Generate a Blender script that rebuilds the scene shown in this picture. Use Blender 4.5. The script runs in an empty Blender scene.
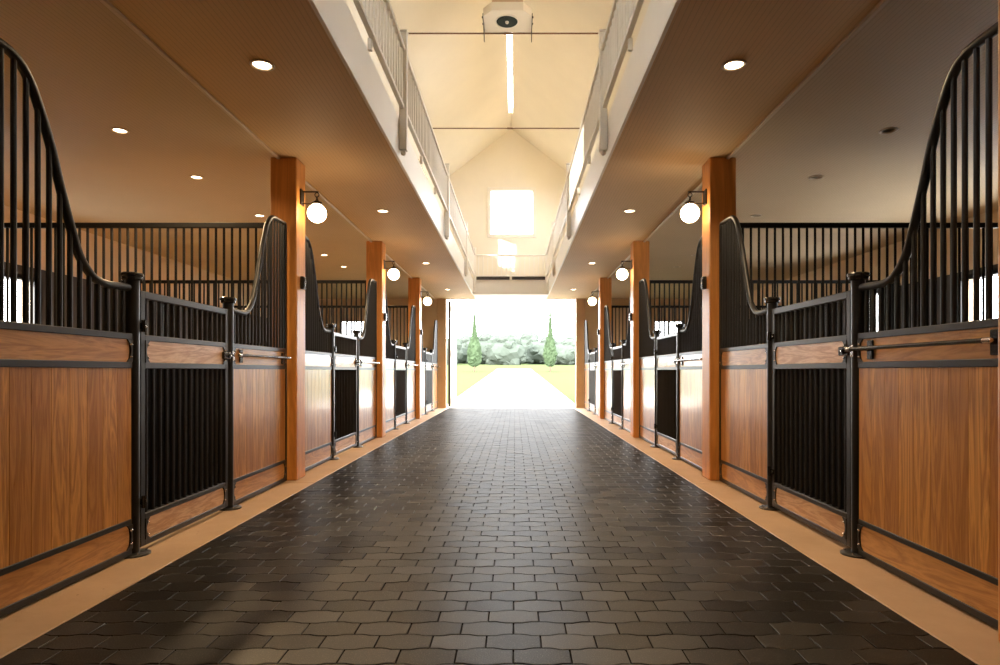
import bpy, bmesh, math, random
from mathutils import Vector, Matrix

random.seed(7)
SC = bpy.context.scene
COL = SC.collection
PI = math.pi

# ------------------------------------------------------------------ helpers
class MB:
    """collects shapes into one mesh"""
    def __init__(s):
        s.bm = bmesh.new(); s.mi = 0
    def _mark(s, faces):
        for f in faces: f.material_index = s.mi
    def box(s, x0, x1, y0, y1, z0, z1, bev=0.0, seg=1):
        r = bmesh.ops.create_cube(s.bm, size=1.0)
        vs = r['verts']
        for v in vs:
            v.co = Vector(((x0+x1)/2+v.co.x*(x1-x0), (y0+y1)/2+v.co.y*(y1-y0), (z0+z1)/2+v.co.z*(z1-z0)))
        fs = list({f for v in vs for f in v.link_faces})
        s._mark(fs)
        if bev > 0:
            es = list({e for v in vs for e in v.link_edges})
            q = bmesh.ops.bevel(s.bm, geom=es, offset=bev, segments=seg, affect='EDGES', profile=.5, clamp_overlap=True)
            s._mark(q['faces'])
        return s
    def prism(s, poly, axis, a, b):
        """poly: list of 2d points; axis the extrusion axis (0 x, 1 y, 2 z)"""
        def mk(p, t):
            if axis == 0: return (t, p[0], p[1])
            if axis == 1: return (p[0], t, p[1])
            return (p[0], p[1], t)
        A = [s.bm.verts.new(mk(p, a)) for p in poly]
        B = [s.bm.verts.new(mk(p, b)) for p in poly]
        n = len(poly); fs = [s.bm.faces.new(A), s.bm.faces.new(list(reversed(B)))]
        for i in range(n):
            fs.append(s.bm.faces.new((A[(i+1) % n], A[i], B[i], B[(i+1) % n])))
        s._mark(fs); return s
    def tube(s, pts, r, n=10, caps=True, sx=1.0):
        pts = [Vector(p) for p in pts]; rings = []; fs = []
        prev = None
        for i, p in enumerate(pts):
            t = (pts[min(i+1, len(pts)-1)]-pts[max(i-1, 0)]).normalized()
            if prev is None:
                up = Vector((0, 0, 1)) if abs(t.z) < .9 else Vector((1, 0, 0))
                a = t.cross(up).normalized()
            else:
                a = (prev - t*prev.dot(t)).normalized()
            b = t.cross(a).normalized(); prev = a
            rr = r[i] if isinstance(r, (list, tuple)) else r
            rings.append([s.bm.verts.new(p+a*math.cos(2*PI*k/n)*rr*sx+b*math.sin(2*PI*k/n)*rr) for k in range(n)])
        for i in range(len(rings)-1):
            for k in range(n):
                fs.append(s.bm.faces.new((rings[i][k], rings[i][(k+1) % n], rings[i+1][(k+1) % n], rings[i+1][k])))
        if caps:
            fs.append(s.bm.faces.new(list(reversed(rings[0])))); fs.append(s.bm.faces.new(rings[-1]))
        s._mark(fs); return s
    def lathe(s, prof, n=24, c=(0, 0, 0)):
        """prof: list of (r, z), about z"""
        rings = []; fs = []
        for r, z in prof:
            if r < 1e-6: rings.append([s.bm.verts.new((c[0], c[1], c[2]+z))])
            else: rings.append([s.bm.verts.new((c[0]+r*math.cos(2*PI*k/n), c[1]+r*math.sin(2*PI*k/n), c[2]+z)) for k in range(n)])
        for a, b in zip(rings, rings[1:]):
            for k in range(n):
                k2 = (k+1) % n
                if len(a) == 1 and len(b) == 1: continue
                if len(a) == 1: fs.append(s.bm.faces.new((a[0], b[k2], b[k])))
                elif len(b) == 1: fs.append(s.bm.faces.new((a[k], a[k2], b[0])))
                else: fs.append(s.bm.faces.new((a[k], a[k2], b[k2], b[k])))
        s._mark(fs); return s
    def torus(s, c, R, r, normal='y', n=16, m=8):
        pts = []
        for k in range(n):
            a = 2*PI*k/n
            ring = []
            for j in range(m):
                b = 2*PI*j/m
                x = (R+r*math.cos(b))*math.cos(a); z = (R+r*math.cos(b))*math.sin(a); y = r*math.sin(b)
                v = (x, y, z) if normal == 'y' else ((y, x, z) if normal == 'x' else (x, z, y))
                ring.append(s.bm.verts.new((c[0]+v[0], c[1]+v[1], c[2]+v[2])))
            pts.append(ring)
        fs = []
        for k in range(n):
            for j in range(m):
                fs.append(s.bm.faces.new((pts[k][j], pts[(k+1) % n][j], pts[(k+1) % n][(j+1) % m], pts[k][(j+1) % m])))
        s._mark(fs); return s
    def build(s, name, mat, parent=None, smooth=False, loc=None):
        bmesh.ops.recalc_face_normals(s.bm, faces=s.bm.faces)
        me = bpy.data.meshes.new(name); s.bm.to_mesh(me); s.bm.free()
        for m in (mat if isinstance(mat, (list, tuple)) else [mat]): me.materials.append(m)
        if smooth:
            for p in me.polygons: p.use_smooth = True
            if smooth == 'auto':
                try: me.set_sharp_from_angle(angle=math.radians(35))
                except Exception: pass
        o = bpy.data.objects.new(name, me); COL.objects.link(o)
        if parent: o.parent = parent
        if loc: o.location = loc
        return o

def tag(o, label=None, cat=None, group=None, kind=None):
    if label: o['label'] = label
    if cat: o['category'] = cat
    if group: o['group'] = group
    if kind: o['kind'] = kind
    return o

def empty(name, loc, rz=0.0):
    o = bpy.data.objects.new(name, None); COL.objects.link(o)
    o.empty_display_size = .1; o.location = loc; o.rotation_euler = (0, 0, rz)
    return o

def copy_tree(o, parent=None):
    c = o.copy(); COL.objects.link(c)
    if parent: c.parent = parent
    for ch in list(o.children): copy_tree(ch, c)
    return c

def struct(o): o['kind'] = 'structure'; return o

# ------------------------------------------------------------------ materials
class NT:
    def __init__(s, name):
        s.m = bpy.data.materials.new(name); s.m.use_nodes = True
        s.t = s.m.node_tree; s.b = s.t.nodes['Principled BSDF']
    def n(s, typ, **kw):
        x = s.t.nodes.new(typ)
        for k, v in kw.items():
            if k in x.inputs.keys(): x.inputs[k].default_value = v
            else: setattr(x, k, v)
        return x
    def l(s, a, b): s.t.links.new(a, b)
    def math(s, op, a, b=None, c=None):
        x = s.t.nodes.new('ShaderNodeMath'); x.operation = op
        for i, v in enumerate((a, b, c)):
            if v is None: continue
            if isinstance(v, (int, float)): x.inputs[i].default_value = v
            else: s.l(v, x.inputs[i])
        return x.outputs[0]
    def mix(s, fac, a, b, typ='MIX'):
        x = s.t.nodes.new('ShaderNodeMix'); x.data_type = 'RGBA'; x.blend_type = typ
        for i, v in ((0, fac), (6, a), (7, b)):
            if isinstance(v, (int, float)): x.inputs[i].default_value = v
            elif isinstance(v, tuple): x.inputs[i].default_value = (*v, 1) if len(v) == 3 else v
            else: s.l(v, x.inputs[i])
        return x.outputs[2]
    def set(s, **kw):
        for k, v in kw.items():
            k = k.replace('_', ' ')
            if isinstance(v, tuple) and len(v) == 3: v = (*v, 1)
            s.b.inputs[k].default_value = v
        return s

def plain(name, col, rough=.5, metal=0.0, spec=.5, noise=.06, scale=6.0, bump=0.0, bscale=60):
    a = NT(name); a.set(Roughness=rough, Metallic=metal, Specular_IOR_Level=spec)
    tc = a.n('ShaderNodeTexCoord')
    nz = a.n('ShaderNodeTexNoise', Scale=scale, Detail=4.0); a.l(tc.outputs['Object'], nz.inputs['Vector'])
    dark = tuple(c*(1-noise*2) for c in col); lite = tuple(min(1, c*(1+noise*2)) for c in col)
    a.l(a.mix(nz.outputs['Fac'], dark, lite), a.b.inputs['Base Color'])
    if bump:
        n2 = a.n('ShaderNodeTexNoise', Scale=bscale, Detail=3.0); a.l(tc.outputs['Object'], n2.inputs['Vector'])
        bp = a.n('ShaderNodeBump', Strength=bump, Distance=.01); a.l(n2.outputs['Fac'], bp.inputs['Height'])
        a.l(bp.outputs['Normal'], a.b.inputs['Normal'])
    return a.m

def wood(name, c0, c1, c2, grain='z', rough=.3, coat=.3, island=.5, gs=1.0, spec=.5):
    a = NT(name); a.set(Specular_IOR_Level=spec, Coat_Weight=coat, Coat_Roughness=.13)
    tc = a.n('ShaderNodeTexCoord'); oi = a.n('ShaderNodeObjectInfo'); ge = a.n('ShaderNodeNewGeometry')
    off = a.n('ShaderNodeVectorMath', operation='SCALE'); off.inputs[0].default_value = (13.1, 7.7, 5.3)
    r = a.math('ADD', a.math('MULTIPLY', oi.outputs['Random'], 3.0), a.math('MULTIPLY', ge.outputs['Random Per Island'], 9.0))
    a.l(r, off.inputs['Scale'])
    add = a.n('ShaderNodeVectorMath', operation='ADD'); a.l(tc.outputs['Object'], add.inputs[0]); a.l(off.outputs[0], add.inputs[1])
    mp = a.n('ShaderNodeMapping'); a.l(add.outputs[0], mp.inputs['Vector'])
    sc = {'x': (.9, 14, 14), 'y': (10, 1.1, 10), 'z': (10, 10, .8)}[grain]
    mp.inputs['Scale'].default_value = tuple(v*gs for v in sc)
    n1 = a.n('ShaderNodeTexNoise', Scale=1.0, Detail=5.0, Roughness=.6, Distortion=.6); a.l(mp.outputs[0], n1.inputs['Vector'])
    rings = a.math('FRACT', a.math('MULTIPLY', n1.outputs['Fac'], 7.0))
    rings = a.math('ABSOLUTE', a.math('SUBTRACT', rings, .5))
    mp2 = a.n('ShaderNodeMapping'); a.l(add.outputs[0], mp2.inputs['Vector'])
    mp2.inputs['Scale'].default_value = tuple(v*gs*7 for v in sc)
    n2 = a.n('ShaderNodeTexNoise', Scale=1.0, Detail=3.0); a.l(mp2.outputs[0], n2.inputs['Vector'])
    f = a.math('ADD', a.math('MULTIPLY', rings, 1.25), a.math('MULTIPLY', n2.outputs['Fac'], .45))
    c = a.mix(f, c0, c1)
    isl = a.math('MULTIPLY', ge.outputs['Random Per Island'], island)
    c = a.mix(isl, c, c2)
    a.l(c, a.b.inputs['Base Color'])
    a.l(a.math('ADD', rough, a.math('MULTIPLY', n2.outputs['Fac'], .15)), a.b.inputs['Roughness'])
    bp = a.n('ShaderNodeBump', Strength=.12, Distance=.004); a.l(f, bp.inputs['Height']); a.l(bp.outputs['Normal'], a.b.inputs['Normal'])
    return a.m

def emit(name, col, strength):
    a = NT(name); a.set(Base_Color=(.8, .8, .78), Emission_Color=col, Emission_Strength=strength, Roughness=.3)
    return a.m

def beadboard(name, col, pitch, rough=.6, axis=0):
    """painted boards with fine grooves running along the aisle"""
    a = NT(name); a.set(Roughness=rough, Specular_IOR_Level=.3)
    tc = a.n('ShaderNodeTexCoord'); sx = a.n('ShaderNodeSeparateXYZ'); a.l(tc.outputs['Object'], sx.inputs[0])
    u = a.math('FRACT', a.math('DIVIDE', sx.outputs[axis], pitch))
    g = a.math('LESS_THAN', u, .16)
    nz = a.n('ShaderNodeTexNoise', Scale=1.6, Detail=4.0); a.l(tc.outputs['Object'], nz.inputs['Vector'])
    c = a.mix(nz.outputs['Fac'], tuple(v*.92 for v in col), tuple(v*1.08 for v in col))
    a.l(a.mix(g, c, tuple(v*.84 for v in col)), a.b.inputs['Base Color'])
    bp = a.n('ShaderNodeBump', Strength=.5, Distance=.004, invert=True); a.l(g, bp.inputs['Height']); a.l(bp.outputs['Normal'], a.b.inputs['Normal'])
    return a.m

M = {}
M['panel_wood'] = wood('panel_wood', (.28, .093, .013), (.83, .405, .105), (.31, .10, .015), 'z', .24, .75, .70)
M['board_wood'] = wood('board_wood', (.32, .125, .024), (.82, .42, .13), (.30, .11, .02), 'y', .28, .7, .4)
M['gate_wood'] = wood('gate_wood', (.36, .17, .07), (.90, .60, .35), (.34, .15, .05), 'y', .34, .25, .4)
M['pillar_wood'] = wood('pillar_wood', (.50, .185, .034), (.76, .32, .072), (.56, .215, .042), 'z', .38, .15, .3, gs=.6)
M['dark_board'] = wood('dark_board', (.045, .028, .018), (.085, .055, .034), (.03, .02, .014), 'x', .5, 0, .5)
M['black'] = plain('black_steel', (.014, .013, .012), .38, .0, .46, .1, 9)
M['bar_black'] = plain('matt_black_steel', (.007, .0064, .006), .5, 0, .22, .1, 9)
M['black_gloss'] = plain('black_gloss_steel', (.012, .011, .011), .22, .0, .6, .1, 9)
M['chrome'] = plain('brushed_chrome', (.72, .70, .67), .22, 1.0, .5, .03, 20)
M['bronze'] = plain('dark_bronze', (.045, .032, .022), .35, .6, .5, .1, 20)
M['ceil'] = beadboard('aisle_ceiling_boards', (.66, .45, .235), .034)
M['stall_ceil'] = beadboard('stall_ceiling_boards', (.58, .45, .285), .034)
M['cream'] = plain('cream_plaster', (.87, .79, .65), .7, 0, .3, .03, 1.5, .05, 30)
M['cream_trim'] = plain('cream_paint', (.84, .76, .63), .45, 0, .4, .02, 3)
M['white_trim'] = plain('white_paint', (.86, .80, .70), .4, 0, .4, .02, 3)
M['stall_wall'] = plain('stall_plaster', (.72, .56, .37), .75, 0, .3, .04, 2, .05, 30)
M['jamb'] = plain('pale_timber', (.62, .43, .26), .5, 0, .4, .06, 5)
M['kick'] = plain('kick_board', (.05, .042, .036), .6, 0, .3, .12, 4)
M['stall_floor'] = plain('stall_bedding', (.52, .40, .26), .9, 0, .2, .2, 12, .5, 40)
M['globe'] = emit('globe_glass', (1.0, .76, .46), 20.0)
M['lens'] = emit('lit_lens', (1.0, .80, .52), 14.0)
M['lens_off'] = plain('unlit_lens', (.60, .54, .44), .25, 0, .5, .05, 30)
M['lamp_ring'] = plain('lamp_ring', (.66, .54, .40), .4, 0, .5, .02, 10)
M['lamp_ring_dark'] = plain('lamp_ring_tan', (.66, .55, .42), .4, 0, .5, .02, 10)
M['ground'] = plain('exterior_soil', (.34, .30, .22), .95, 0, .1, .1, 2)

# concrete kerb
def concrete():
    a = NT('kerb_concrete'); a.set(Roughness=.6, Specular_IOR_Level=.35)
    tc = a.n('ShaderNodeTexCoord')
    n1 = a.n('ShaderNodeTexNoise', Scale=2.2, Detail=6.0, Roughness=.65); a.l(tc.outputs['Object'], n1.inputs['Vector'])
    n2 = a.n('ShaderNodeTexNoise', Scale=26.0, Detail=3.0); a.l(tc.outputs['Object'], n2.inputs['Vector'])
    c = a.mix(n1.outputs['Fac'], (.33, .215, .125), (.56, .385, .245))
    sp = a.math('LESS_THAN', n2.outputs['Fac'], .27)
    c = a.mix(a.math('MULTIPLY', sp, .6), c, (.14, .085, .045))
    a.l(c, a.b.inputs['Base Color'])
    bp = a.n('ShaderNodeBump', Strength=.15, Distance=.006); a.l(n2.outputs['Fac'], bp.inputs['Height']); a.l(bp.outputs['Normal'], a.b.inputs['Normal'])
    return a.m
M['concrete'] = concrete()

def paver_mat():
    a = NT('rubber_paver'); a.set(Specular_IOR_Level=.34)
    tc = a.n('ShaderNodeTexCoord'); ge = a.n('ShaderNodeNewGeometry')
    n1 = a.n('ShaderNodeTexNoise', Scale=1.1, Detail=5.0); a.l(tc.outputs['Object'], n1.inputs['Vector'])
    n2 = a.n('ShaderNodeTexNoise', Scale=170.0, Detail=2.0); a.l(tc.outputs['Object'], n2.inputs['Vector'])
    c = a.mix(ge.outputs['Random Per Island'], (.0055, .0045, .0034), (.015, .0122, .0092))
    c = a.mix(a.math('MULTIPLY', n1.outputs['Fac'], .25), c, (.014, .0105, .0068))
    sp = a.math('GREATER_THAN', n2.outputs['Fac'], .62)
    c = a.mix(a.math('MULTIPLY', sp, .5), c, (.075, .066, .054))
    # rough rubber: no grazing sheen, a weak wide gloss
    bp = a.n('ShaderNodeBump', Strength=.35, Distance=.003); a.l(n2.outputs['Fac'], bp.inputs['Height'])
    df = a.n('ShaderNodeBsdfDiffuse'); gl = a.n('ShaderNodeBsdfGlossy'); mx = a.n('ShaderNodeMixShader')
    a.l(c, df.inputs['Color']); a.l(bp.outputs['Normal'], df.inputs['Normal']); a.l(bp.outputs['Normal'], gl.inputs['Normal'])
    gl.inputs['Color'].default_value = (1, 1, 1, 1)
    a.l(a.math('ADD', .26, a.math('ADD', a.math('MULTIPLY', n1.outputs['Fac'], .05), a.math('MULTIPLY', ge.outputs['Random Per Island'], .10))), gl.inputs['Roughness'])
    a.l(a.math('ADD', .055, a.math('MULTIPLY', ge.outputs['Random Per Island'], .02)), mx.inputs[0])
    a.l(df.outputs[0], mx.inputs[1]); a.l(gl.outputs[0], mx.inputs[2])
    a.l(mx.outputs[0], a.t.nodes['Material Output'].inputs['Surface'])
    return a.m
M['paver'] = paver_mat()
M['joint'] = plain('paver_joint', (.010, .008, .006), .9, 0, .1, .2, 10)

def glass():
    a = NT('window_glass'); t = a.t
    tr = a.n('ShaderNodeBsdfTransparent'); gl = a.n('ShaderNodeBsdfGlossy'); gl.inputs['Roughness'].default_value = .02
    mx = a.n('ShaderNodeMixShader')
    mx.inputs[0].default_value = .05; a.l(tr.outputs[0], mx.inputs[1]); a.l(gl.outputs[0], mx.inputs[2])
    t.links.new(mx.outputs[0], t.nodes['Material Output'].inputs['Surface'])
    return a.m
M['glass'] = glass()

def foliage(name, c0, c1):
    a = NT(name); a.set(Roughness=.9, Specular_IOR_Level=.0)
    tc = a.n('ShaderNodeTexCoord'); n1 = a.n('ShaderNodeTexNoise', Scale=3.0, Detail=5.0); a.l(tc.outputs['Object'], n1.inputs['Vector'])
    a.l(a.mix(n1.outputs['Fac'], c0, c1), a.b.inputs['Base Color'])
    return a.m
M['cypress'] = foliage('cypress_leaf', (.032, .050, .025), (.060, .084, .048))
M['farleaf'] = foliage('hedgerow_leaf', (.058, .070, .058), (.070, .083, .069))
M['grass'] = foliage('lawn_grass', (.055, .070, .029), (.071, .086, .040))
M['gravel'] = plain('pale_gravel', (.42, .39, .35), .9, 0, .2, .08, 14)
M['bark'] = plain('tree_bark', (.20, .15, .11), .9, 0, .1, .2, 8)
M['rod'] = plain('rust_brown_steel', (.16, .075, .035), .45, .3, .4, .1, 12)
M['lens_green'] = plain('dark_green_lens', (.008, .016, .009), .6, 0, .15, .1, 10)

# ------------------------------------------------------------------ dimensions
CEIL = 3.03
BAY = [4.08, 7.85, 11.62, 15.39]
PIL = [2.07, 5.84, 9.61, 13.38]
END = 17.3
NEAR = -1.8
PX = 1.93
FX = 2.03
BX = 6.05          # outer stall walls
LW = 1.85          # loft wall
RIDGE = 7.74
SLOPE = .77
EAVE = RIDGE-SLOPE*LW

# ------------------------------------------------------------------ floor
def paver_floor():
    L, W, J, A = .208, .122, .0042, .0064
    verts = []; faces = []; mats = []
    def bnd(u, b):
        # wavy row boundary: flat-topped wave, sign swaps each row
        c = math.cos(2*PI*u); c = max(-1, min(1, c*2.2))
        return (b*W) + (A*c if b % 2 else -A*c)
    y_start, y_end = .85, 17.42
    b0 = int(math.floor(y_start/W)); b1 = int(math.ceil(y_end/W))
    xmax = 1.735
    for b in range(b0, b1):
        sh = 0.0 if b % 2 == 0 else .5
        k0 = int(math.floor(-xmax/L))-1; k1 = -k0+1
        for k in range(k0, k1+1):
            u0 = k-.5+sh; u1 = k+.5+sh
            xa = max(u0*L+J/2, -xmax); xb = min(u1*L-J/2, xmax)
            if xb-xa < .02: continue
            us = [xa, ]
            for f in (.16, .25, .34, .5, .66, .75, .84):
                x = (u0+f)*L
                if xa+.004 < x < xb-.004: us.append(x)
            us.append(xb)
            low = [(x, bnd(x/L, b)+J/2) for x in us]
            top = [(x, bnd(x/L, b+1)-J/2) for x in reversed(us)]
            ring = low+top
            cx = sum(p[0] for p in ring)/len(ring); cy = sum(p[1] for p in ring)/len(ring)
            if cy > y_end: continue
            tx = random.gauss(0, .004); ty = random.gauss(0, .004); dz = random.uniform(-.0008, .0008)
            n = len(ring); base = len(verts)
            for (x, y) in ring:
                dx = x-cx; dy = y-cy; bx = .0018
                sx = dx-math.copysign(min(abs(dx), bx), dx); sy = dy-math.copysign(min(abs(dy), bx), dy)
                verts.append((cx+sx, cy+sy, dz+tx*dx+ty*dy))
            for (x, y) in ring:
                verts.append((x, y, dz+tx*(x-cx)+ty*(y-cy)-.0018))
            for (x, y) in ring:
                verts.append((x, y, -.014))
            faces.append([base+i for i in range(n)])
            for r in (0, 1):
                o = base+r*n
                for i in range(n):
                    j = (i+1) % n
                    faces.append([o+j, o+i, o+n+i, o+n+j])
            mats += [0]*(1+n)+[1]*n
    # bedding under the pavers
    o = len(verts)
    verts += [(-1.75, NEAR-.1, -.010), (1.75, NEAR-.1, -.010), (1.75, 17.5, -.010), (-1.75, 17.5, -.010)]
    faces.append([o, o+1, o+2, o+3]); mats.append(1)
    me = bpy.data.meshes.new('floor'); me.from_pydata(verts, [], faces)
    me.materials.append(M['paver']); me.materials.append(M['joint'])
    for i, p in enumerate(me.polygons): p.material_index = mats[i]
    me.update()
    ob = bpy.data.objects.new('floor', me); COL.objects.link(ob)
    return struct(ob)
paver_floor()
for s, nm in ((-1, 'left'), (1, 'right')):
    m = MB()
    xs = sorted((s*1.735, s*2.24))
    y = NEAR
    while y < 17.44:            # poured in lengths with a thin joint
        y2 = min(y+3.77, 17.45); m.box(xs[0], xs[1], y+.002, y2-.002, -.12, .004, .004); y = y2
    struct(m.build('curb_'+nm, M['concrete']))
    m = MB(); xs = sorted((s*2.24, s*BX)); m.box(xs[0], xs[1], NEAR, END, -.12, .0)
    struct(m.build('floor_stall_'+nm, M['stall_floor']))

# ------------------------------------------------------------------ ceilings, walls
for s, nm in ((-1, 'left'), (1, 'right')):
    m = MB(); xs = sorted((s*.985, s*2.09)); m.box(xs[0], xs[1], NEAR, END+.2, CEIL, 3.20)
    struct(m.build('ceiling_aisle_'+nm, M['ceil']))
    m = MB(); xs = sorted((s*2.09, s*(BX+.2))); m.box(xs[0], xs[1], NEAR, END+.2, CEIL, 3.20)
    struct(m.build('ceiling_stall_'+nm, M['stall_ceil']))
    m = MB(); xs = sorted((s*1.0, s*1.95)); m.box(xs[0], xs[1], NEAR, END, 3.20, 3.40)
    struct(m.build('floor_loft_'+nm, M['cream_trim']))
    # slim moulding where the aisle ceiling meets the stall ceiling
    m = MB(); xs = sorted((s*2.085, s*2.115)); m.box(xs[0], xs[1], NEAR, END, CEIL-.022, CEIL+.002, .004)
    struct(m.build('trim_%d' % (1 if s < 0 else 2), M['lamp_ring']))
    # fascia of the loft edge
    m = MB(); xs = sorted((s*.98, s*1.005)); m.box(xs[0], xs[1], NEAR, 16.30, CEIL-.006, 3.41, .003)
    struct(m.build('trim_%d' % (3 if s < 0 else 4), M['white_trim']))
m = MB(); m.box(-.98, .98, 16.30, 16.33, CEIL-.006, 3.41, .003); struct(m.build('trim_5', M['white_trim']))
m = MB(); m.box(-.985, .985, 16.33, END, CEIL, 3.40); struct(m.build('floor_loft_end', M['cream_trim']))

def wall_x(name, x0, x1, y0, y1, z0, z1, holes, mat):
    """wall in a plane of constant x with rectangular holes (ya, yb, za, zb), sorted by y and not overlapping"""
    m = MB(); y = y0
    for (ya, yb, za, zb) in holes:
        m.box(x0, x1, y, ya, z0, z1)
        m.box(x0, x1, ya, yb, z0, za); m.box(x0, x1, ya, yb, zb, z1); y = yb
    m.box(x0, x1, y, y1, z0, z1)
    return struct(m.build(name, mat))

win_i = [0]
def window_x(x, ya, yb, za, zb, side, fmat, bars=(1, 1), fw=.05):
    """window set in a wall of constant x"""
    win_i[0] += 1
    e = empty('window_%d' % win_i[0], (x, (ya+yb)/2, za)); e['kind'] = 'structure'
    w = (yb-ya)/2; h = zb-za
    m = MB(); d = .06
    m.box(-d, d, -w-fw, -w+.02, -fw, h+fw, .004); m.box(-d, d, w-.02, w+fw, -fw, h+fw, .004)
    m.box(-d, d, -w, w, -fw, .02, .004); m.box(-d, d, -w, w, h-.02, h+fw, .004)
    for i in range(1, bars[0]): yy = -w+2*w*i/bars[0]; m.box(-.015, .015, yy-.012, yy+.012, 0, h)
    for i in range(1, bars[1]): zz = h*i/bars[1]; m.box(-.015, .015, -w, w, zz-.012, zz+.012)
    m.build('window_frame', fmat, e)
    m = MB(); m.box(-.004, .004, -w, w, 0, h); m.build('pane', M['glass'], e)
    return e
def window_y(xa, xb, y, za, zb, fmat, bars=(1, 1), fw=.05, d=.06):
    win_i[0] += 1
    e = empty('window_%d' % win_i[0], ((xa+xb)/2, y, za)); e['kind'] = 'structure'
    w = (xb-xa)/2; h = zb-za
    m = MB()
    m.box(-w-fw, -w+.02, -d, d, -fw, h+fw, .004); m.box(w-.02, w+fw, -d, d, -fw, h+fw, .004)
    m.box(-w, w, -d, d, -fw, .02, .004); m.box(-w, w, -d, d, h-.02, h+fw, .004)
    for i in range(1, bars[0]): xx = -w+2*w*i/bars[0]; m.box(xx-.012, xx+.012, -.015, .015, 0, h)
    for i in range(1, bars[1]): zz = h*i/bars[1]; m.box(-w, w, -.015, .015, zz-.012, zz+.012)
    m.build('window_frame', fmat, e)
    m = MB(); m.box(-w, w, -.004, .004, 0, h); m.build('pane', M['glass'], e)
    return e

# outer stall walls, plaster above dark kick boards
for s, nm in ((-1, 'left'), (1, 'right')):
    xs = sorted((s*BX, s*(BX+.2)))
    holes = [(7.35, 8.05, 1.25, 2.18), (10.86, 11.0, 1.25, 2.18)] if s < 0 else [(6.15, 8.35, 1.25, 2.24), (10.1, 10.85, 1.25, 2.32)]  # nearest right opening reaches out of view, widened to let in more daylight
    wall_x('wall_'+nm, xs[0], xs[1], NEAR-.2, END+.2, -.1, CEIL, holes, M['stall_wall'])
    xs = sorted((s*(BX-.04), s*BX))
    wall_x('wall_kick_board_'+nm, xs[0], xs[1], NEAR, END, 0, 2.34, holes, M['kick'])
    for h in holes: window_x(s*(BX+.02), *h, s, M['black'], (2 if h[1]-h[0] > .5 else 1, 1))

# far end wall with the big doorway, stall windows and the gable window
GW = (-.58, .62, 4.79, 6.04)
m = MB()
y0, y1 = END, END+.2
for s in (-1, 1):
    def bx(a, b, z0, z1):
        xs = sorted((s*a, s*b)); m.box(xs[0], xs[1], y0, y1, z0, z1)
    bx(2.05, 3.98, -.1, CEIL); bx(3.98, 4.75, -.1, .95); bx(3.98, 4.75, 2.42, CEIL); bx(4.75, BX+.2, -.1, CEIL)
m.build('wall_end', M['stall_wall'])['kind'] = 'structure'
m = MB()
for s in (-1, 1):
    xs = sorted((s*1.80, s*2.05)); m.box(xs[0], xs[1], y0-.02, y1+.02, -.1, CEIL, .006)
struct(m.build('door_1_jambs', M['jamb']))
m = MB()
m.box(-2.05, 2.05, y0, y1, CEIL, GW[2]); m.box(-2.05, GW[0], y0, y1, GW[2], GW[3]); m.box(GW[1], 2.05, y0, y1, GW[2], GW[3])
m.prism([(-2.05, GW[3]), (2.05, GW[3]), (2.05, RIDGE-SLOPE*2.05), (0, RIDGE), (-2.05, RIDGE-SLOPE*2.05)], 1, y0, y1)
struct(m.build('wall_gable', M['cream']))
window_y(GW[0], GW[1], END+.03, GW[2], GW[3], M['white_trim'], (1, 1), .07, .07)
for s in (-1, 1):
    xs = sorted((s*3.98, s*4.75)); window_y(xs[0], xs[1], END+.08, .95, 2.42, M['black'], (2, 1))

# loft side walls with clerestory windows, roof, near end
RH = [(b-.75, b+.75, 4.55, 5.75) for b in BAY[1:]]  # unseen right-hand windows, added and enlarged so sky light fills the loft
LH = [(1.1, 3.3, 4.50, 5.34), (12.6, 14.0, 4.50, 5.34)]
wall_x('wall_loft_left', -LW-.15, -LW, NEAR-.2, END, 3.20, EAVE+.1, LH, M['cream'])
wall_x('wall_loft_right', LW, LW+.15, NEAR-.2, END, 3.20, EAVE+.1, RH, M['cream'])
for h in LH: window_x(-LW-.08, *h, -1, M['white_trim'])
for h in RH: window_x(LW+.08, *h, 1, M['white_trim'], (2, 2))
SKY = (11.6, 16.2)     # ridge skylight slot
for s, nm in ((-1, 'left'), (1, 'right')):
    m = MB(); th = .16; ov = LW+.35; g = .055
    def slab(ya, yb, inner):
        p = [(s*inner, RIDGE-SLOPE*inner), (s*ov, RIDGE-SLOPE*ov), (s*ov, RIDGE-SLOPE*ov+th), (s*inner, RIDGE-SLOPE*inner+th)]
        m.prism(p, 1, ya, yb)
    slab(NEAR-.3, SKY[0], 0); slab(SKY[0], SKY[1], g); slab(SKY[1], END+.4, 0)
    struct(m.build('ceiling_roof_'+nm, M['cream']))
win_i[0] += 1
e = empty('window_%d' % win_i[0], (0, (SKY[0]+SKY[1])/2, RIDGE)); e['kind'] = 'structure'
m = MB(); m.box(-.08, .08, -(SKY[1]-SKY[0])/2, (SKY[1]-SKY[0])/2, .13, .14); m.build('pane', M['glass'], e)
m = MB(); m.box(-BX-.2, BX+.2, NEAR-.2, NEAR, -.1, 3.2); m.box(-2.2, 2.2, NEAR-.2, NEAR, 3.2, EAVE)
m.prism([(-2.05, EAVE), (2.05, EAVE), (0, RIDGE)], 1, NEAR-.2, NEAR)
struct(m.build('wall_near', M['stall_wall']))

# open door leaf beyond the far doorway
e = empty('door_2', (-1.73, END+.24, 0)); e['kind'] = 'structure'
m = MB(); m.box(-.03, .03, .03, 1.75, .03, 3.0, .004)
for z in (.10, 1.45, 2.72): m.box(.03, .045, .10, 1.68, z, z+.16, .004)
m.build('door_leaf', M['cream_trim'], e)
m = MB(); m.box(-.035, .035, 0, .03, .03, 3.0, .003); m.build('door_edge', M['kick'], e)

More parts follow.
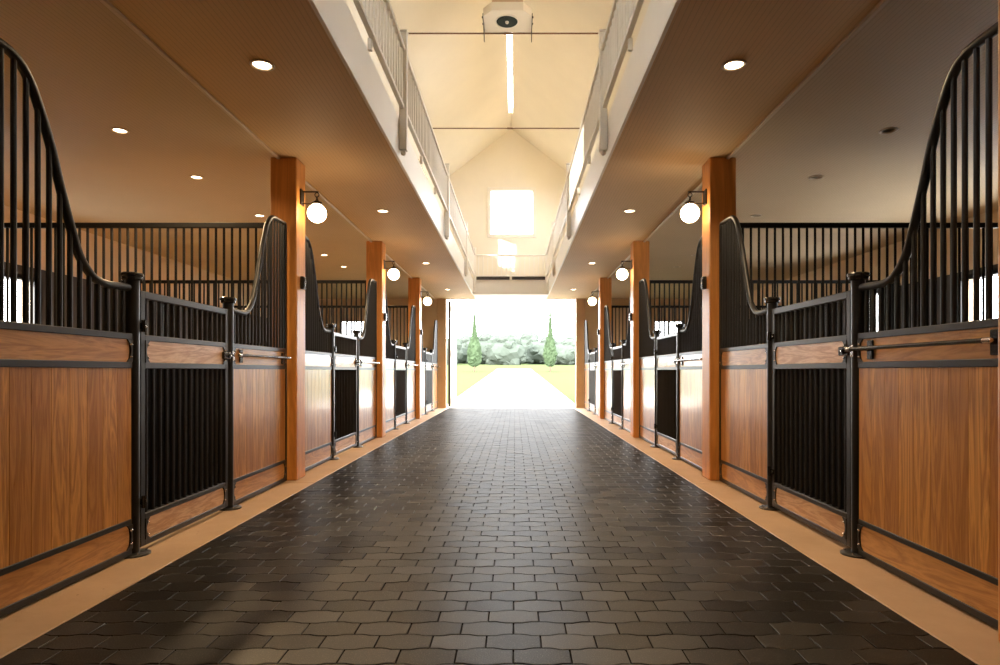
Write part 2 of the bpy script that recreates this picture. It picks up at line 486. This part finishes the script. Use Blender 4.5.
# ------------------------------------------------------------------ timber pillars
words = ['first', 'second', 'third', 'fourth']
def pillar_mesh():
    m = MB(); m.box(-.125, .125, -.125, .125, .004, CEIL, .014, 2); return m
p0 = pillar_mesh().build('timber_pillar', M['pillar_wood'])
for s, nm in ((-1, 'left'), (1, 'right')):
    for i, y in enumerate(PIL):
        if i == 0: continue            # out of the frame
        o = p0 if (s < 0 and i == 1) else p0.copy()
        if o is not p0: COL.objects.link(o)
        o.location = (s*(PX+.125), y+.125, 0)
        tag(o, 'square honey-stained timber pillar on the %s of the aisle, %s one fully in view' % (nm, words[i-1]), 'pillar', 'timber pillars along the aisle')

o = p0.copy(); COL.objects.link(o); o.location = (PX+.120, 2.232, 0)
tag(o, 'timber pillar at the right photo edge, only a thin sliver in view', 'pillar', 'timber pillars along the aisle')

# ------------------------------------------------------------------ stall fronts
SPTS = [(.04, 1.492), (.098, 1.490), (.239, 1.486), (.333, 1.511), (.421, 1.591), (.47, 1.688), (.517, 1.80), (.567, 1.93),
        (.615, 2.065), (.67, 2.185), (.729, 2.292), (.783, 2.352), (.847, 2.384), (.92, 2.392), (1.03, 2.395), (1.14, 2.395)]
def curve(samples=6):
    out = []
    for i in range(len(SPTS)-1):
        p0_ = SPTS[max(i-1, 0)]; p1 = SPTS[i]; p2 = SPTS[i+1]; p3 = SPTS[min(i+2, len(SPTS)-1)]
        for k in range(samples):
            t = k/samples
            out.append(tuple(.5*((2*p1[j])+(-p0_[j]+p2[j])*t+(2*p0_[j]-5*p1[j]+4*p2[j]-p3[j])*t*t+(-p0_[j]+3*p1[j]-3*p2[j]+p3[j])*t**3) for j in (0, 1)))
    out.append(SPTS[-1]); return out
CV = curve()
def cz(t):
    for a, b in zip(CV, CV[1:]):
        if a[0] <= t <= b[0]: return a[1]+(b[1]-a[1])*(t-a[0])/max(b[0]-a[0], 1e-6)
    return CV[-1][1]

Z = dict(b0=.012, b1=.048, b2=.183, b3=.213, u0=1.046, u1=1.080, u2=1.204, u3=1.238)

def board_poly(ya, yb, z0, z1, bulge=.014):
    n = 7; p = []
    for k in range(n+1):
        t = k/n; p.append((yb-bulge+bulge*math.sin(PI*t)**.8, z0+(z1-z0)*t))
    for k in range(n+1):
        t = 1-k/n; p.append((ya+bulge-bulge*math.sin(PI*t)**.8, z0+(z1-z0)*t))
    return p
def bracket_poly(y_out, y_in, z0, z1):
    """plate whose inner edge is cusped around the board end"""
    n = 8; p = [(y_out, z0)]
    for k in range(n+1):
        t = k/n; c = math.sin(PI*t)
        p.append((y_in+(y_out-y_in)*(.25+.5*c**1.5)*(1.0 if 0 < k < n else .0), z0+(z1-z0)*t))
    p.append((y_out, z1)); return p

BAR = {}
def bar(z0, z1, y, parent, r=.0118, mat='black'):
    """round bar; straight bars of one length share a mesh"""
    h = (round(z1-z0, 3), mat)
    if h not in BAR:
        m = MB(); m.tube([(0, 0, 0), (0, 0, h[0])], r, 8); ob = m.build('bar', M[mat], parent, 'auto'); BAR[h] = ob.data
    else:
        ob = bpy.data.objects.new('bar', BAR[h]); COL.objects.link(ob); ob.parent = parent
    ob.location = (0, y, z0); return ob

def bolts(m, x, y, zs, r=.0065):
    m.mi = 1
    for z in zs: m.tube([(x, y, z), (x+.006, y, z), (x+.0085, y, z)], [r, r, r*.4], 8)
    m.mi = 0

def add_bracket(y_out, y_in, z0, z1, parent):
    m = MB(); m.prism(bracket_poly(y_out, y_in, z0, z1), 0, .016, .024)
    h = z1-z0; bolts(m, .024, y_out+(y_in-y_out)*.38, (z0+h*.22, z0+h*.78))
    return m.build('bracket', [M['black'], M['chrome']], parent)

def make_front():
    root = empty('stall_front', (0, 0, 0))
    # posts
    for s in (-1, 1):
        m = MB(); m.tube([(0, s*.585, .012), (0, s*.585, 1.55)], .0365, 24)
        po = m.build('post', M['black'], root, 'auto')
        m = MB(); m.lathe([(0, 1.535), (.048, 1.535), (.052, 1.540), (.052, 1.556), (.058, 1.560), (.058, 1.572), (.052, 1.578), (.0, 1.582)], 20, (0, s*.585, 0))
        m.build('post_cap', M['black_gloss'], po, 'auto')
        m = MB(); m.lathe([(0, .004), (.082, .004), (.082, .013), (.076, .017), (0, .018)], 24, (.012, s*.585, 0))
        m.mi = 1
        for k in range(4):
            a = PI/4+k*PI/2; m.tube([(.012+.062*math.cos(a), s*.585+.062*math.sin(a), .016), (.012+.062*math.cos(a), s*.585+.062*math.sin(a), .024)], .007, 6)
        m.build('base_plate', [M['black'], M['chrome']], po, 'auto')
    # side panels
    for s in (-1, 1):
        y = lambda t: s*(.585+t)
        m = MB()
        m.tube([(0, y(t), z) for t, z in CV], .021, 12)
        def hz(z0, z1, d=.022):
            a, b = sorted((y(.036), y(1.14))); m.box(-d, d, a, b, z0, z1, .003)
        hz(Z['b0'], Z['b1']); hz(Z['b2'], Z['b3'], .021); hz(Z['u0'], Z['u1'], .024); hz(Z['u2'], Z['u3'], .024)
        a, b = sorted((y(1.11), y(1.145))); m.box(-.022, .022, a, b, .012, 2.39, .003)
        fr = m.build('panel_frame', M['black'], root, 'auto')
        t = .085
        while t < 1.10:
            bar(Z['u3']-.004, cz(t)-.008, y(t), fr); t += .0675
        for z0, z1 in ((Z['b1'], Z['b2']), (Z['u1'], Z['u2'])):
            add_bracket(y(.034), y(.082), z0, z1, fr); add_bracket(y(1.112), y(1.064), z0, z1, fr)
        # tongue and groove panel
        m = MB(); n = 9; w = (1.11-.036)/n
        for i in range(n):
            a, b = sorted((y(.036+i*w+.0002), y(.036+(i+1)*w-.0002))); m.box(-.017, .017, a, b, Z['b3']-.005, Z['u0']+.005, .0012)
        m.build('wood_panel', M['panel_wood'], root)
        for z0, z1 in ((Z['b1']-.002, Z['b2']+.002), (Z['u1']-.002, Z['u2']+.002)):
            a, b = sorted((y(.055), y(1.092))); m = MB(); m.prism(board_poly(a, b, z0, z1), 0, -.015, .017)
            m.build('wood_board', M['board_wood'], root)
    # gate
    g = .541
    m = MB()
    for s in (-1, 1):
        a, b = sorted((s*g, s*(g-.045))); m.box(-.021, .021, a, b, .03, 1.488, .004)
    def hz(z0, z1): m.box(-.021, .021, -g+.04, g-.04, z0, z1, .004)
    hz(1.445, 1.488); hz(.03, .066); hz(Z['b2'], Z['b3']+.002); hz(Z['u0']-.002, Z['u1']); hz(Z['u2'], Z['u3'])
    gate = m.build('gate', M['black'], root)
    n = 14
    for i in range(n):
        yy = -g+.045+(2*g-.09)*(i+.5)/n
        bar(Z['u3']-.003, 1.447, yy, gate); bar(Z['b3']-.003, Z['u0'], yy, gate)
    for z0, z1 in ((.064, Z['b2']+.002), (Z['u1']-.002, Z['u2']+.002)):
        m = MB(); m.prism(board_poly(-g+.062, g-.062, z0, z1), 0, -.015, .017)
        m.build('wood_board', M['gate_wood'], gate)
        add_bracket(-g+.044, -g+.088, z0, z1, gate); add_bracket(g-.044, g-.088, z0, z1, gate)
    m = MB(); m.box(-.021, -.016, -g+.04, g-.04, Z['b3'], Z['u0'], .0); m.build('back_panel', M['bar_black'], gate)
    for z in (.29, 1.285):
        m = MB(); m.box(.012, .030, -.57, -.50, z-.018, z+.018, .004); m.tube([(.040, -.545, z-.034), (.040, -.545, z+.034)], .012, 10)
        m.mi = 1; m.tube([(.026, -.512, z), (.036, -.512, z)], .009, 8)
        m.build('hinge', [M['black_gloss'], M['chrome']], gate, 'auto')
    m = MB(); m.box(.018, .040, .44, .545, 1.118, 1.170, .005); m.tube([(.036, .46, 1.144), (.036, .585, 1.144)], .010, 10)
    m.tube([(.038, .505, 1.144), (.055, .505, 1.144)], .016, 12); m.mi = 1; m.tube([(.055, .505, 1.144), (.060, .505, 1.144)], .007, 10)
    m.build('latch', [M['black_gloss'], M['chrome']], gate, 'auto')
    m = MB(); m.box(.034, .041, .572, .602, 1.108, 1.176, .003); m.build('strike_plate', M['chrome'], root)
    # blanket bar on the panel beside the latch
    m = MB(); m.tube([(.075, .64, 1.150), (.075, 1.64, 1.150)], .0105, 12)
    for yy in (.745, 1.615):
        m.box(.018, .030, yy-.026, yy+.026, 1.092, 1.195, .004); m.box(.028, .080, yy-.010, yy+.010, 1.138, 1.162, .003)
    bb = m.build('blanket_bar', M['black_gloss'], root, 'auto')
    for a, b in ((.60, .645), (1.615, 1.66)):
        m = MB(); m.tube([(.075, a, 1.150), (.075, a+.006, 1.150), (.075, b-.006, 1.150), (.075, b, 1.150)], [.008, .0125, .0125, .008], 12); m.build('bar_sleeve', M['chrome'], bb, 'auto')
    return root

front0 = make_front()
where = ['closest to the camera', 'between the first and second pillars', 'between the second and third pillars', 'beside the far doorway']
for s, nm in ((-1, 'left'), (1, 'right')):
    for i, b in enumerate(BAY):
        o = front0 if (s < 0 and i == 0) else copy_tree(front0)
        o.location = (s*FX, b, 0); o.rotation_euler = (0, 0, 0 if s < 0 else PI)
        tag(o, 'black and wood stall front on the %s, %s' % (nm, where[i]), 'stall front', 'stall fronts along the aisle')

# ------------------------------------------------------------------ stall partitions
def make_partition():
    root = empty('stall_partition', (0, 0, 0))
    L = BX-.05-2.17
    m = MB(); m.box(0, L, -.022, .022, 2.395, 2.442, .004); m.box(0, L, -.022, .022, 1.26, 1.30, .004); m.box(0, L, -.022, .022, .01, .05, .004)
    m.box(0, .04, -.022, .022, .01, 2.44, .004); m.box(L-.04, L, -.022, .022, .01, 2.44, .004)
    fr = m.build('partition_frame', M['bar_black'], root)
    m = MB()
    for k in range(9): m.box(.03, L-.03, -.019, .019, .05+k*.1345, .05+(k+1)*.1345-.002, .003)
    m.build('wood_panel', M['dark_board'], root)
    x = .10
    while x < L-.06:
        o = bar(1.296, 2.40, 0, fr, .0118, 'bar_black'); o.location = (x, 0, 1.296); x += .0765
    return root
part0 = make_partition()
for s, nm in ((1, 'right'), (-1, 'left')):
    for i, y in enumerate(PIL[1:]):
        o = part0 if (s > 0 and i == 0) else copy_tree(part0)
        o.location = (s*2.185, y+.125, 0); o.rotation_euler = (0, 0, 0 if s > 0 else PI)
        tag(o, 'black barred stall divider behind the %s timber pillar on the %s' % (words[i], nm), 'stall partition', 'barred dividers between stalls')

# ------------------------------------------------------------------ globe lamps and junction boxes
def make_globe():
    r = empty('globe_wall_lamp', (0, 0, 0))     # local x points away from the pillar, z=0 at the plate centre
    m = MB(); m.box(0, .014, -.045, .045, -.075, .075, .004); m.build('wall_plate', M['bronze'], r)
    m = MB(); m.tube([(.012, 0, .055), (.10, 0, .055), (.15, 0, .055), (.165, 0, .050)], .008, 10); m.tube([(.012, 0, -.055), (.05, 0, -.058), (.10, 0, -.058)], .006, 8)
    m.build('arm', M['bronze'], r, 'auto')
    m = MB(); m.torus((.15, 0, .026), .020, .0045, 'y'); m.torus((.15, 0, -.010), .018, .0045, 'x'); m.build('chain_link', M['bronze'], r, True)
    m = MB(); m.lathe([(0, -.022), (.012, -.022), (.016, -.032), (.045, -.045), (.050, -.058), (.046, -.066), (0, -.066)], 20, (.15, 0, 0)); m.build('cap', M['bronze'], r, 'auto')
    m = MB(); R = .089
    m.lathe([(R*math.sin(PI*k/20), -.150+R*math.cos(PI*k/20)) for k in range(21)], 32, (.15, 0, 0)); m.build('globe', M['globe'], r, True)
    return r
g0 = make_globe()
def make_box():
    m = MB(); m.box(0, .035, -.035, .035, -.06, .06, .005); m.mi = 1
    m.box(.035, .039, -.028, .028, -.05, .05, .002); m.mi = 0
    for z in (-.022, .022): m.box(.039, .041, -.014, .014, z-.013, z+.013, .001)
    return m.build('outlet_box', [M['black'], M['black_gloss']])
b0 = make_box()
for s, nm in ((-1, 'left'), (1, 'right')):
    for i, y in enumerate(PIL[1:]):
        o = g0 if (s < 0 and i == 0) else copy_tree(g0)
        o.location = (s*PX, y+.125, 2.685); o.rotation_euler = (0, 0, 0 if s < 0 else PI)
        tag(o, 'lit white globe lamp on a bronze bracket, %s timber pillar on the %s' % (words[i], nm), 'wall lamp', 'globe lamps on the pillars')
        o = b0 if (s < 0 and i == 0) else copy_tree(b0)
        o.location = (s*PX, y+.125, 1.87); o.rotation_euler = (0, 0, 0 if s < 0 else PI)
        tag(o, 'small black outlet box below the globe lamp, %s timber pillar on the %s' % (words[i], nm), 'outlet box', 'outlet boxes on the pillars')

# ------------------------------------------------------------------ recessed downlights
def make_down(lit, ringmat):
    r = empty('recessed_downlight', (0, 0, 0))
    m = MB(); m.lathe([(.062, .0), (.082, -.001), (.086, -.005), (.080, -.010), (.066, -.009), (.058, .004), (.058, .03)], 28); m.build('trim_ring', ringmat, r, True)
    m = MB(); m.lathe([(0, -.0035), (.05, -.003), (.062, -.002)] if lit else [(0, .0), (.05, .0), (.062, -.001)], 28); m.build('lens', M['lens'] if lit else M['lens_off'], r, True)
    return r
d_on = make_down(True, M['lamp_ring']); d_off = make_down(False, M['lamp_ring_dark'])
n_on = n_off = 0
def lamp(x, y, power, name, spread=150, size=.11, color=(1, .70, .38)):
    L = bpy.data.lights.new(name, 'AREA'); L.shape = 'DISK'; L.size = size; L.energy = power; L.color = color; L.spread = math.radians(spread)
    o = bpy.data.objects.new(name, L); COL.objects.link(o); o.location = (x, y, CEIL-.016); return o
DOWN_Y = [4.08, 7.80, 11.58, 15.32]
AISLE_W, STALL_W = 30.0, 52.0
for s, nm in ((-1, 'left'), (1, 'right')):
    for i, y in enumerate(DOWN_Y):
        o = d_on if n_on == 0 else copy_tree(d_on); n_on += 1
        o.location = (s*1.54, y, CEIL); o.scale = (.93, .93, 1)
        tag(o, 'lit round downlight in the %s aisle ceiling, %s one from the camera' % (nm, words[i]), 'ceiling light', 'lit downlights over the aisle')
        lamp(s*1.54, y, AISLE_W, 'downlight_glow')
STALL_Y = [5.19, 6.44, 8.03, 10.76, 11.97]
five = words+['fifth']
for i, y in enumerate(STALL_Y):
    o = copy_tree(d_on); o.location = (-3.17, y, CEIL); o.scale = (.78, .78, 1)
    tag(o, 'lit downlight in the left stall ceiling, %s one from the camera' % five[i], 'ceiling light', 'lit downlights over the stalls')
    lamp(-3.17, y, STALL_W*(.7, 1.3, 1.5, 1.3, 1.3)[i], 'downlight_glow')
    o = d_off if n_off == 0 else copy_tree(d_off); n_off += 1
    o.location = (3.21, y, CEIL); o.scale = (.85, .85, 1)
    tag(o, 'unlit downlight in the right stall ceiling, %s one from the camera' % five[i], 'ceiling light', 'unlit downlights over the stalls')

# ------------------------------------------------------------------ loft railings
def rail_section(ax, p0, p1, flip, newel, block=True):
    """ax 'y': runs along y at x = +-.945; returns root. p0/p1 start and end along the run"""
    root = empty('loft_railing', (0, 0, 0))
    def bxx(m, u0, u1, v0, v1, z0, z1, bev=.003):
        # u along the run, v across (positive into the opening)
        if ax == 'y':
            xs = sorted((flip*(.945-v0), flip*(.945-v1))); m.box(xs[0], xs[1], u0, u1, z0, z1, bev)
        else:
            ys = sorted((16.25-v0, 16.25-v1)); m.box(u0, u1, ys[0], ys[1], z0, z1, bev)
    m = MB(); bxx(m, p0, p1, -.032, .032, 4.02, 4.055, .006); m.build('top_rail', M['white_trim'], root)
    m = MB(); bxx(m, p0, p1, -.020, .020, 3.485, 3.52); m.build('bottom_rail', M['white_trim'], root)
    n = max(2, round((p1-p0)/.117))
    proto = None
    for i in range(n):
        u = p0+(p1-p0)*(i+.5)/n
        if proto is None:
            m = MB(); m.box(-.0125, .0125, -.0125, .0125, 3.518, 4.022, .002); proto = m.build('baluster', M['white_trim'], root); ob = proto
        else:
            ob = proto.copy(); COL.objects.link(ob)
        ob.location = (flip*.945, u, 0) if ax == 'y' else (u, 16.25, 0)
    if block:
        k = 2 if ax == 'y' else 1
        for i in range(k):
            u = p0+(p1-p0)*(i+1)/(k+1) if ax == 'y' else (p0+p1)/2
            m = MB(); bxx(m, u-.016, u+.016, -.034, .0, 3.40, 3.49); m.build('rail_block', M['white_trim'], root)
    if newel is not None:
        m = MB(); bxx(m, newel-.036, newel+.036, -.030, .042, 3.10, 4.205, .006)
        bxx(m, newel-.043, newel+.043, -.036, .049, 4.205, 4.225, .006)
        nw = m.build('newel_post', M['white_trim'], root)
        m = MB()
        c = (flip*(.945-.006), newel, 3.085) if ax == 'y' else (newel, 16.25, 3.085)
        m.lathe([(.028*math.sin(PI*k/10), .028*math.cos(PI*k/10)) for k in range(11)], 14, c); m.build('post_finial', M['white_trim'], nw, True)
    return root
NEW = [2.2, 5.88, 9.65, 13.42, 16.22]
spans = ['at the near end above the first downlight', 'between the first and second loft posts', 'between the second and third loft posts', 'between the third post and the end railing']
for s, nm in ((-1, 'left'), (1, 'right')):
    for i in range(4):
        r = rail_section('y', NEW[i]+(.04 if i else 0), NEW[i+1]-.04, s, NEW[i+1] if i < 3 else NEW[i+1]-.02)
        tag(r, 'white loft railing section on the %s, %s' % (nm, spans[i]), 'railing', 'white loft railings')
r = rail_section('x', -.90, .90, 1, None)
for s in (-1, 1):
    m = MB(); xs = sorted((s*.03, s*.895)); m.box(xs[0], xs[1], 16.255, 16.265, 3.405, 3.487)
    m.build('vent_panel', M['kick'], r)
tag(r, 'white loft railing across the far end below the bright gable window', 'railing', 'white loft railings')

# tie rods
for i, y in enumerate((9.72, 13.52)):
    m = MB(); m.tube([(-LW+.02, y, 6.28), (LW-.02, y, 6.28)], .012, 10); m.tube([(-.06, y, 6.28), (.06, y, 6.28)], .018, 10)
    for s in (-1, 1): m.tube([(s*(LW-.032), y, 6.28), (s*(LW-.014), y, 6.28)], .045, 14)
    o = m.build('tie_rod', M['rod'], None, 'auto')
    tag(o, 'thin brown tie rod crossing the loft %s' % ('just behind the boxed ridge housing' if i == 0 else 'above the gable window'), 'tie rod', 'tie rods under the roof')

# boxed housing hanging under the ridge
e = empty('ridge_housing', (.0, 9.40, 6.285))
tag(e, 'cream boxed housing under the roof ridge with a round dark green lens', 'ceiling fixture')
m = MB()
P = [(-.23, -.30), (.23, -.30), (.36, -.14), (.36, .30), (-.36, .30), (-.36, -.14)]
m.prism(P, 2, 0, .12); m.build('box', M['cream_trim'], e)
m = MB()
Q = [(-.23, .12), (.23, .12), (.03, 1.15), (-.03, 1.15)]
m.prism([(x, z) for x, z in Q], 1, -.29, .12); m.build('cowl', M['jamb'], e)
m = MB(); m.lathe([(.0, -.016), (.150, -.010), (.162, .0), (.162, .01)], 32, (-.01, 0, 0)); m.build('lens', M['lens_green'], e, 'auto')
m = MB(); m.lathe([(0, -.045), (.016, -.042), (.026, -.030), (.028, -.010)], 16, (-.01, -.02, 0)); m.build('lens_cap', M['white_trim'], e, True)
m = MB(); m.torus((-.01, 0, -.001), .166, .007, 'z', 32, 8); m.build('lens_ring', M['white_trim'], e, True)
for s in (-1, 1):
    m = MB(); xs = sorted((s*.36, s*.372)); m.box(xs[0], xs[1], -.12, .285, -.03, .06, .003)
    m.prism([(.15, -.03), (.285, -.03), (.285, -.16)], 0, xs[0], xs[1])  # dark triangles stand in for shadows below the tie rod
    for yy in (-.08, .10): m.tube([(s*.372, yy, .02), (s*.385, yy, .02)], .014, 8)
    m.build('bracket', M['bronze'], e)

# ------------------------------------------------------------------ outside
def gz(y): return max(0, .0232*(y-18.0))-.02
def ground_strip(name, xa, xb, y0, y1, mat, lift=0):
    vs = []; fs = []; ny = 40; nx = 6
    for j in range(ny+1):
        y = y0+(y1-y0)*(j/ny)**1.6
        for i in range(nx+1): vs.append((xa+(xb-xa)*i/nx, y, gz(y)+lift))
    for j in range(ny):
        for i in range(nx):
            a = j*(nx+1)+i; fs.append((a, a+1, a+nx+2, a+nx+1))
    me = bpy.data.meshes.new(name); me.from_pydata(vs, [], fs); me.materials.append(mat)
    for p in me.polygons: p.use_smooth = True
    o = bpy.data.objects.new(name, me); COL.objects.link(o); return struct(o)
ground_strip('ground_lawn', -70, 70, END+.15, 190, M['grass'])
ground_strip('ground_path', -1.95, 1.95, END+.12, 75, M['gravel'], .012)

def cypress(x, y, h, w, label):
    e = empty('cypress_tree', (x, y, gz(y)))
    tag(e, label, 'tree', 'cypress trees beside the drive')
    m = MB(); m.tube([(0, 0, -.1), (0.02, 0, h*.3), (0, 0, h*.8)], [.10, .08, .02], 8); m.build('trunk', M['bark'], e, True)
    m = MB(); rnd = random.Random(int(h*1000)); n = 22
    prof = [(.0, .085), (.55, .10), (.86, .16), (1.0, .25), (.96, .33), (.78, .42), (.55, .52), (.38, .62), (.27, .72), (.19, .82), (.12, .91), (0, 1.0)]
    rings = []
    fs = []
    K = 30
    for k in range(K+1):
        f = k/K*(len(prof)-1); i = min(int(f), len(prof)-2); t = f-i
        r = (prof[i][0]*(1-t)+prof[i+1][0]*t)*w/2; z = (prof[i][1]*(1-t)+prof[i+1][1]*t)*h
        rings.append([m.bm.verts.new((r*rnd.uniform(.78, 1.16)*math.cos(2*PI*q/n), r*rnd.uniform(.78, 1.16)*math.sin(2*PI*q/n), z+rnd.uniform(-.05, .05))) for q in range(n)])
    for a, b in zip(rings, rings[1:]):
        for q in range(n): m.bm.faces.new((a[q], a[(q+1) % n], b[(q+1) % n], b[q]))
    m.bm.faces.new(list(reversed(rings[0])))
    # sprigs standing off the silhouette
    for q in range(420):
        k = rnd.randint(1, K-2); f = k/K*(len(prof)-1); i = min(int(f), len(prof)-2); t = f-i
        r = (prof[i][0]*(1-t)+prof[i+1][0]*t)*w/2; z = (prof[i][1]*(1-t)+prof[i+1][1]*t)*h; a = rnd.uniform(0, 2*PI)
        c = Vector((r*.95*math.cos(a), r*.95*math.sin(a), z)); up = Vector((math.cos(a)*.35, math.sin(a)*.35, 1)).normalized()*rnd.uniform(.18, .42)
        sd = Vector((-math.sin(a), math.cos(a), 0))*rnd.uniform(.04, .08)
        v = [m.bm.verts.new(c-sd), m.bm.verts.new(c+sd), m.bm.verts.new(c+up)]; m.bm.faces.new(v)
    m.build('foliage', M['cypress'], e)
cypress(-3.78, 60, 5.75, 1.45, 'tall narrow cypress on the left of the gravel drive beyond the doorway')
cypress(3.48, 60, 5.85, 1.30, 'tall narrow cypress on the right of the gravel drive beyond the doorway')

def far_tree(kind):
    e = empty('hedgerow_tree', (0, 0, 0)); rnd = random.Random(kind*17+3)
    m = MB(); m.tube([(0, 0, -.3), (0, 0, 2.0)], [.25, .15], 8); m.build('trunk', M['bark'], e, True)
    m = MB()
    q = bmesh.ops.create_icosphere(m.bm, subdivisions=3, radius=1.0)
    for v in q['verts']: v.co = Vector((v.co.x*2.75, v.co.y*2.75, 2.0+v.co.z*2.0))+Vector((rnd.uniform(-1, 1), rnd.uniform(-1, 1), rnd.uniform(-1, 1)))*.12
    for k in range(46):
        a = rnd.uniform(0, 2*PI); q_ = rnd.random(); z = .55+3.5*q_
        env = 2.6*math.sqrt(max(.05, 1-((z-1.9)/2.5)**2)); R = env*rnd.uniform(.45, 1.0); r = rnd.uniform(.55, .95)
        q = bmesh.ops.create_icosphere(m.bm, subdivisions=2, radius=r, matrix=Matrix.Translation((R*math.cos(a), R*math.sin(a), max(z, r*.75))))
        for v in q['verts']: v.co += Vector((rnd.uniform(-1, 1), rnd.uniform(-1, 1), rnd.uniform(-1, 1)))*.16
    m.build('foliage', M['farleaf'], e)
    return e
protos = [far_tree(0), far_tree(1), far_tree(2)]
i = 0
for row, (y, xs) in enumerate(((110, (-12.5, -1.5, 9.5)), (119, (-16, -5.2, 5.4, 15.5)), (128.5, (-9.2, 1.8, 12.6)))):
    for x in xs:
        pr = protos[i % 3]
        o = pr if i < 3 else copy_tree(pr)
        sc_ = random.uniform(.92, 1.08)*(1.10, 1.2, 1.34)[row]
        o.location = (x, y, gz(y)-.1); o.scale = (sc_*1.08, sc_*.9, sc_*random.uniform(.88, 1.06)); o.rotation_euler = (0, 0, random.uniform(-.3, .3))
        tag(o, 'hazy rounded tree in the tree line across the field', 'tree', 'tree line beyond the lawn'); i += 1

# ------------------------------------------------------------------ sky, sun, camera
W = bpy.data.worlds.new('World'); SC.world = W; W.use_nodes = True
nt = W.node_tree; bg = nt.nodes['Background']
bg.inputs['Color'].default_value = (.96, .98, 1.0, 1); bg.inputs['Strength'].default_value = 16.0
S = bpy.data.lights.new('sun', 'SUN'); S.energy = 8.0; S.angle = math.radians(.6); S.color = (1, .93, .82)
so = bpy.data.objects.new('sun', S); COL.objects.link(so)
so.rotation_euler = Vector((1, 2.2, -.38)).to_track_quat('-Z', 'Y').to_euler()

cam = bpy.data.cameras.new('camera'); co = bpy.data.objects.new('camera', cam); COL.objects.link(co)
co.location = (.11, 0, 1.03); co.rotation_euler = (PI/2, 0, 0)
cam.sensor_width = 36; cam.lens = 22.5; cam.shift_x = -.015; cam.shift_y = .0385; cam.clip_start = .05; cam.clip_end = 500
SC.camera = co

SC.view_settings.view_transform = 'Standard'; SC.view_settings.look = 'None'
SC.view_settings.exposure = 0.1; SC.view_settings.gamma = 1.0; SC.view_settings.use_curve_mapping = False
try:
    SC.cycles.use_denoising = True
    SC.cycles.sample_clamp_indirect = 6.0
    SC.cycles.max_bounces = 10; SC.cycles.diffuse_bounces = 5; SC.cycles.glossy_bounces = 4; SC.cycles.transparent_max_bounces = 12
    SC.cycles.caustics_reflective = False; SC.cycles.caustics_refractive = False
except Exception: pass
